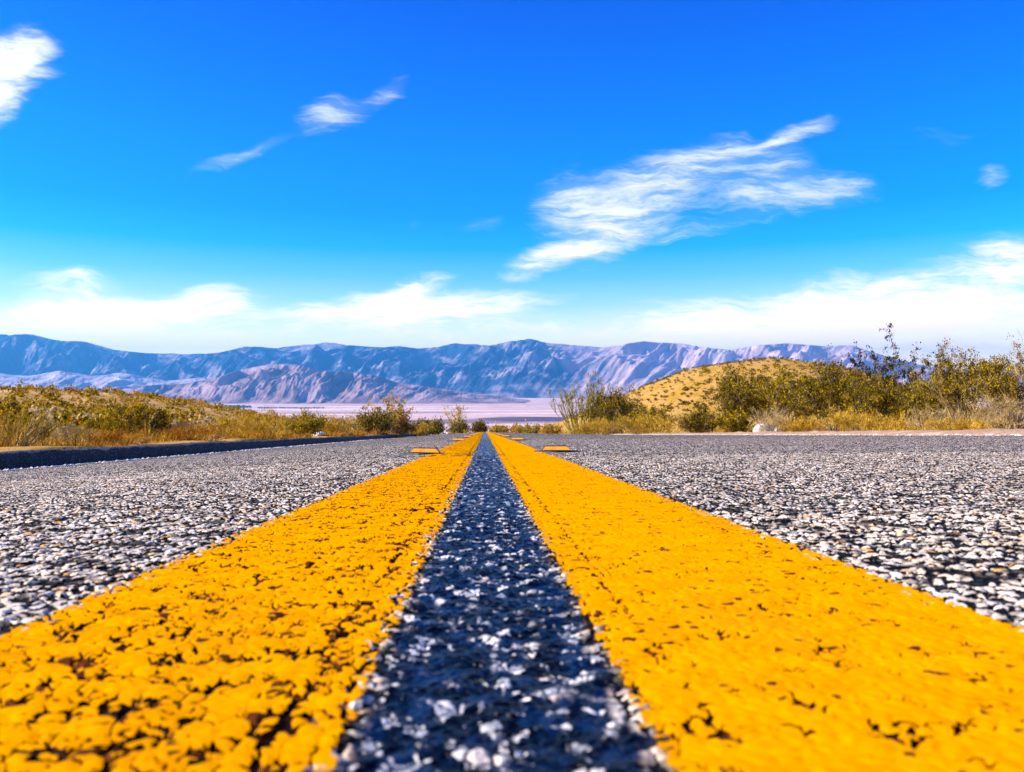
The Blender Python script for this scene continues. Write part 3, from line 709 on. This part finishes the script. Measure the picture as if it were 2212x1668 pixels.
def merged(name, protos, spots, sizes, seed, **kw):
    rng = np.random.default_rng(seed); V_, F_ = [], []; off = 0; base = [scrub_mesh(*p) for p in protos]
    for i, ((x, y), s_) in enumerate(zip(spots, sizes)):
        v, f = base[i % len(base)]; a = rng.uniform(0, 6.28)
        q = np.stack([v[:, 0] * math.cos(a) - v[:, 1] * math.sin(a), v[:, 0] * math.sin(a) + v[:, 1] * math.cos(a), v[:, 2] * rng.uniform(.7, 1.1)], -1) * s_ * .72
        V_.append(q + [x, y, float(ground(x, y)) - .03]); F_.append(f + off); off += len(v)
    o = mesh_obj(name, np.concatenate(V_), np.concatenate(F_), LM[protos[0][1]], smooth=False); return tag(o, kind='stuff', **kw)
rng = np.random.default_rng(77)
hs = []
while len(hs) < 1200:                       # on the visible face of the knoll
    a, q = rng.uniform(0, 2 * np.pi), math.sqrt(rng.uniform(0, 1)) * 42
    x, y = knoll[0] + math.cos(a) * q, knoll[1] - abs(math.sin(a)) * q * 1.05 + 4
    if CY - (float(ground(x, y)) - HC) * F / (x * syw + y * cyw) > 905: continue
    if all((x - u) ** 2 + (y - v_) ** 2 > .55 for u, v_ in hs): hs.append((x, y))
hs.sort(key=lambda p: math.hypot(*p))
szs = rng.uniform(.55, 1.15, len(hs)) * np.where(rng.uniform(size=len(hs)) < .12, 1.5, 1)
def vis(p):                                # in front of the camera's line to the knoll, not hidden in the valley side
    return True
scatter('hill_shrub', 'shrub', 'small dark shrub dotted on the slope of the golden knoll', 'small shrubs on the golden knoll',
        [(1, 'dark', 260), (2, 'dark', 240), (3, 'olive', 260), (4, 'dark', 260)], hs[:290], szs[:290], 5)
merged('hill_brush', [(5, 'dark', 130), (6, 'dark', 120), (7, 'dark', 130)], hs[290:], szs[290:], 6, label='scattered dark brush on the upper part of the golden knoll', cat='brush')
ls_ = []
while len(ls_) < 2600:
    D = rng.uniform(14, 85); px = rng.uniform(-350, 900)
    x, y = place(px, D)
    if x - float(xc(min(y, 90))) < -6.2 - .05 * D: ls_.append((x, y))
ls_.sort(key=lambda p: math.hypot(*p))
lz = rng.uniform(.4, .95, len(ls_))
scatter('bank_shrub', 'shrub', 'low dry scrub bush on the sandy bank beyond the kerb', 'low scrub on the left bank',
        [(11, 'olive', 210), (12, 'gold', 190), (13, 'straw', 190), (14, 'orange', 190), (15, 'yellow', 190)], ls_[:290], lz[:290], 8)
merged('bank_brush', [(16, 'olive', 90), (17, 'olive', 80)], ls_[290::3], lz[290::3], 9, label='far low olive scrub covering the back of the sandy bank', cat='brush')
merged('straw_brush', [(18, 'gold', 80), (19, 'gold', 70)], ls_[291::3] + ls_[292::3], np.concatenate([lz[291::3], lz[292::3]]), 10, label='far straw coloured scrub along the crest of the sandy bank', cat='brush')
rs_ = []
while len(rs_) < 260:
    D = rng.uniform(14, 90); px = rng.uniform(1120, 2500); x, y = place(px, D)
    if x > 8.5 + D * .03: rs_.append((x, y))
merged('verge_brush', [(21, 'olive', 130), (22, 'olive', 110)], rs_, rng.uniform(.4, .9, len(rs_)), 12, label='low olive brush between the road shoulder and the golden knoll', cat='brush')

# ------------------------------------------------------------------ dry grass (uncountable)
def grass(name, spots, hgt, mat, seed, label, blades=12, thin=0.0):
    rng = np.random.default_rng(seed); S = np.asarray(spots); n_ = len(S) * blades
    S = S[fbm(S[:, 0] * .55 + seed, S[:, 1] * .35, 3) > .04 + thin]; n_ = len(S) * blades
    base = np.repeat(S, blades, 0) + rng.normal(size=(n_, 2)) * .07
    z = ground(base[:, 0], base[:, 1]) - .02
    h_ = hgt * (.55 + 1.1 * np.clip(fbm(base[:, 0] * .8 - seed, base[:, 1] * .4, 2) + .4, 0, 1)) * rng.uniform(.45, 1.2, n_) * np.repeat(rng.uniform(.6, 1.3, len(S)), blades)
    dist_ = np.hypot(base[:, 0], base[:, 1]); wd = np.maximum(.004, dist_ * .0005)
    a = rng.uniform(0, 6.28, n_); tl = rng.normal(size=(n_, 2)) * .35
    P = np.stack([base[:, 0], base[:, 1], z], -1); s_ = np.stack([np.cos(a), np.sin(a), 0 * a], -1) * wd[:, None]
    tip = P + np.stack([tl[:, 0] * h_, tl[:, 1] * h_, h_], -1); mid = P * .5 + tip * .5 + np.stack([-tl[:, 0] * h_ * .12, -tl[:, 1] * h_ * .12, h_ * .06], -1)
    v = np.stack([P - s_, P + s_, mid + s_ * .7, mid - s_ * .7, tip + s_ * .12, tip - s_ * .12], 1).reshape(-1, 3)
    i = np.arange(n_)[:, None] * 6
    f = np.concatenate([i + [0, 1, 2, 3], i + [3, 2, 4, 5]])
    return tag(mesh_obj(name, v, f, mat, smooth=False), label, 'grass', kind='stuff')
def verge(n_, side, lo, hi, ylo, yhi, p=2.0):
    y = ylo + (yhi - ylo) * rng.uniform(size=n_) ** p; t = lo + (hi - lo) * rng.uniform(size=n_) ** 1.6
    return np.stack([side * t + xc(np.minimum(y, 90)), y], -1)
grass('dry_grass', verge(3600, -1, 4.40, 8.0, 5, 58), .12, LM['orange'], 1, 'orange dry grass along the back of the dark kerb')
grass('golden_grass', verge(2400, -1, 5.0, 15, 6, 70, 1.5), .20, LM['gold'], 2, 'golden grass between the bushes on the left verge')
grass('roadside_grass', verge(1700, 1, 6.5, 10.5, 5, 62, 1.6), .16, LM['gold'], 3, 'golden grass between the bushes on the right verge')
grass('far_grass', np.stack([rng.uniform(-16, 14, 1200), rng.uniform(62, 100, 1200)], -1), .30, LM['gold'], 4, 'yellow grass and brush beyond the end of the road')

# ------------------------------------------------------------------ raised pavement markers
mm, n, b, out = mat_new('marker_ceramic'); oc = n.node('ShaderNodeTexCoord').outputs['Object']
setin(n, b, 'Base Color', n.mix(n.ramp(n.noise(oc, 60, 4, .6), .4, .6), (.02, .012, .01), (.10, .04, .01))); b.inputs['Roughness'].default_value = .6
mr, n, b, out = mat_new('amber_reflector'); b.inputs['Roughness'].default_value = .25
oc = n.node('ShaderNodeTexCoord').outputs['Object']
setin(n, b, 'Base Color', n.mix(n.ramp(n.noise(oc, 45, 3, .6), .3, .7), (.72, .24, .002), (.85, .36, .004)))
mp, n, b, out = mat_new('black_adhesive'); b.inputs['Base Color'].default_value = (.006, .006, .007, 1); b.inputs['Roughness'].default_value = .55
def frustum(w0, d0, w1, d1, h_, z0=0.0):
    v = [(-w0, -d0, z0), (w0, -d0, z0), (w0, d0, z0), (-w0, d0, z0), (-w1, -d1, z0 + h_), (w1, -d1, z0 + h_), (w1, d1, z0 + h_), (-w1, d1, z0 + h_)]
    f = [(0, 3, 2, 1), (4, 5, 6, 7), (0, 1, 5, 4), (1, 2, 6, 5), (2, 3, 7, 6), (3, 0, 4, 7)]
    return np.array(v, float), np.array(f)
words = ['nearest', 'second', 'third', 'fourth', 'fifth', 'sixth', 'seventh', 'eighth']
proto = None
def marker_proto(loc, label):
    r = bpy.data.objects.new('road_marker', None); COL.objects.link(r); r.empty_display_size = .05; r.location = loc
    v, f = frustum(.0575, .05, .040, .018, .0205, .003); o = mesh_obj('body', v, f, mm, r, smooth=False)
    md = o.modifiers.new('b', 'BEVEL'); md.width = .0025; md.segments = 2
    for s_ in (-1, 1):
        yb, yt, zb, zt = -.0497, -.0252, .0052, .0180; wb, wt = .0535, .0410
        nx = (0, -.0012, .0018)
        q = [(-wb, yb, zb), (wb, yb, zb), (wt, yt, zt), (-wt, yt, zt)]
        inner = np.array(q); outer = inner + nx
        v = np.concatenate([inner, outer]); v[:, 1] *= 1
        if s_ > 0: v[:, 1] *= -1
        f = [(4, 5, 6, 7), (0, 4, 7, 3), (1, 2, 6, 5), (0, 1, 5, 4), (3, 7, 6, 2)]
        mesh_obj('reflector', v, np.array(f), mr, r, smooth=False)
    k = 28; a = np.arange(k) / k * 2 * np.pi
    rr = 1 + .12 * np.sin(a * 3 + 1) + .06 * np.sin(a * 7)
    v = np.concatenate([np.stack([.088 * np.cos(a) * rr, .07 * np.sin(a) * rr, 0 * a - .006], -1), np.stack([.080 * np.cos(a) * rr, .064 * np.sin(a) * rr, 0 * a + .0035], -1), [[0, 0, .0045]]])
    i = np.arange(k); j = (i + 1) % k
    me_f = np.concatenate([np.stack([i, j, j + k, i + k], -1), np.stack([i + k, j + k, np.full(k, 2 * k), np.full(k, 2 * k)], -1)])
    me = bpy.data.meshes.new('adhesive_pad'); me.from_pydata(v.tolist(), [], [tuple(dict.fromkeys(q)) for q in me_f.tolist()]); me.materials.append(mp)
    o = bpy.data.objects.new('adhesive_pad', me); COL.objects.link(o); o.parent = r
    tag(r, label, 'road marker', 'raised reflective markers along the yellow lines'); return r
for i in range(8):
    for side, t, y0 in (('left', -.224, 2.97), ('right', .272, 3.05)):
        y = y0 + 3.65 * i; lab = f'{words[i]} amber raised marker along the outer edge of the {side} yellow line'
        if i == 0: lab = f'nearest and largest amber raised marker beside the {side} yellow line'
        loc = (t + float(xc(y)), y, float(zroad(np.array(t), np.array(y))) + .0015)
        if proto is None: proto = o = marker_proto(loc, lab)
        else:
            o = proto.copy(); COL.objects.link(o); o.location = loc; o['label'] = lab
            for ch in proto.children:
                c = ch.copy(); COL.objects.link(c); c.parent = o
        o.rotation_euler = (-.0564, 0.02 if side == 'left' else 0, rng.normal() * .03)

# ------------------------------------------------------------------ rocks
import bmesh
mrk, n, b, out = mat_new('pale_granite'); oc = n.node('ShaderNodeTexCoord').outputs['Object']
setin(n, b, 'Base Color', n.mix(n.ramp(n.noise(oc, 6, 6, .7), .35, .65), (.80, .72, .62), (.50, .42, .34))); b.inputs['Roughness'].default_value = .9
bp = n.node('ShaderNodeBump', {'Strength': .8, 'Distance': .02, 'Height': n.noise(oc, 14, 6, .7)}); n.l.new(bp.outputs[0], b.inputs['Normal'])
def rock(label, px, D, w_, h_, seed):
    bm = bmesh.new(); bmesh.ops.create_icosphere(bm, subdivisions=4, radius=1)
    rg = random.Random(seed)
    planes = [(Vector((rg.gauss(0, 1), rg.gauss(0, 1), rg.gauss(0, .7))).normalized(), rg.uniform(.62, .9)) for _ in range(11)]
    for v in bm.verts:
        for nn, dd in planes:
            k = v.co.dot(nn)
            if k > dd: v.co -= nn * (k - dd) * .92
        v.co += v.co.normalized() * .035 * float(fbm(np.array(v.co.x * 2.3 + seed), np.array(v.co.z * 2.3 + v.co.y), 3))
        v.co.x *= w_; v.co.y *= w_ * .8; v.co.z *= h_
    me = bpy.data.meshes.new('boulder'); bm.to_mesh(me); bm.free(); me.materials.append(mrk)
    for p in me.polygons: p.use_smooth = True
    o = bpy.data.objects.new('boulder', me); COL.objects.link(o); x, y = place(px, D)
    o.location = (x, y, float(ground(x, y)) + h_ * .35); tag(o, label, 'boulder')
rock('large white boulder beside the shoulder under the olive creosote', 1650, 17.6, .24, .19, 3)
rock('smaller white boulder touching the right side of the large one', 1678, 17.9, .16, .13, 8)
rock('flat pale stone lying left of the large white boulder', 1600, 18.2, .22, .06, 12)
rock('small pale stone on the left bank behind the grass mounds', 690, 24, .25, .10, 15)

# ------------------------------------------------------------------ orchard on the valley floor
mo, n, b, out = mat_new('orchard_green'); oc = n.node('ShaderNodeTexCoord').outputs['Object']
setin(n, b, 'Base Color', n.mix(n.ramp(n.noise(oc, .03, 4, .6), .4, .6), (.02, .05, .04), (.045, .09, .06))); b.inputs['Roughness'].default_value = .9
V_, F_ = [], []; off = 0
rg = np.random.default_rng(3)
oct_v = np.array([(1, 0, .45), (0, 1, .45), (-1, 0, .45), (0, -1, .45), (0, 0, 1), (0, 0, 0.0)])
oct_f = np.array([(0, 1, 4), (1, 2, 4), (2, 3, 4), (3, 0, 4), (1, 0, 5), (2, 1, 5), (3, 2, 5), (0, 3, 5)])
for x0, x1, d0, d1, hh in ((305, 432, 3250, 3560, 9), (436, 545, 3080, 3200, 9), (560, 700, 3000, 3030, 5), (20, 300, 3500, 3540, 6)):
    for D in np.arange(d0, d1, 15):
        for X in np.arange((x0 - CX) / F * D, (x1 - CX) / F * D - (D - d0) * .1, 11):
            Xj, Dj = X + rg.normal() * 1.5, D + rg.normal() * 1.5
            s_ = rg.uniform(.8, 1.2)
            v = oct_v * [7 * s_, 7 * s_, hh * s_] + [Xj * cyw + Dj * syw, -Xj * syw + Dj * cyw, VALLEY - .3]
            V_.append(v); F_.append(oct_f + off); off += 6
tag(mesh_obj('orchard', np.concatenate(V_), np.concatenate(F_), mo, smooth=False), 'dark green orchard strip on the valley floor at the foot of the lilac hills', 'orchard', kind='stuff')

# ------------------------------------------------------------------ haze
mh = bpy.data.materials.new('haze'); mh.use_nodes = True; mh.node_tree.nodes.clear(); n = NT(mh.node_tree)
out = n.node('ShaderNodeOutputMaterial'); pv = n.node('ShaderNodeVolumePrincipled', {'Color': (.09, .48, 1.0, 1), 'Density': 1.2e-4, 'Anisotropy': 0.2})
n.l.new(pv.outputs[0], out.inputs['Volume'])
x0, x1, y0, y1, z0, z1 = -13500, 13500, -10600, 11500, VALLEY - 140, 560
v = [(x0, y0, z0), (x1, y0, z0), (x1, y1, z0), (x0, y1, z0), (x0, y0, z1), (x1, y0, z1), (x1, y1, z1), (x0, y1, z1)]
f = [(0, 3, 2, 1), (4, 5, 6, 7), (0, 1, 5, 4), (1, 2, 6, 5), (2, 3, 7, 6), (3, 0, 4, 7)]
tag(mesh_obj('haze', v, np.array(f), mh, smooth=False), 'thin blue haze in the valley air', 'haze', kind='stuff')

# ------------------------------------------------------------------ loose grit along the road edges
rg = np.random.default_rng(31); n_ = 2600
yg = 2.5 + 26 * rg.uniform(size=n_) ** 1.6; right = rg.uniform(size=n_) < .55
tg = np.where(right, 5.25 - .75 * rg.uniform(size=n_) ** 2.2, -3.97 + .55 * rg.uniform(size=n_) ** 2.4)
zg = zroad(tg, yg); sz = rg.uniform(.005, .017, n_) * (1 + yg * .03)
vb = np.array([(1, 0, .3), (.2, 1, .35), (-1, .1, .3), (-.1, -1, .25), (.1, 0, .95), (0, 0, -.2)])
a = rg.uniform(0, 6.28, n_)[:, None]
v = np.stack([(vb[:, 0] * np.cos(a) - vb[:, 1] * np.sin(a)) * sz[:, None] + tg[:, None], (vb[:, 0] * np.sin(a) + vb[:, 1] * np.cos(a)) * sz[:, None] + yg[:, None], vb[:, 2] * sz[:, None] + zg[:, None]], -1).reshape(-1, 3)
f = (np.arange(n_)[:, None, None] * 6 + oct_f[None]).reshape(-1, 3)
tag(mesh_obj('loose_gravel', v, f, mrk, smooth=False), 'loose tan grit scattered along both edges of the road', 'gravel', kind='stuff')
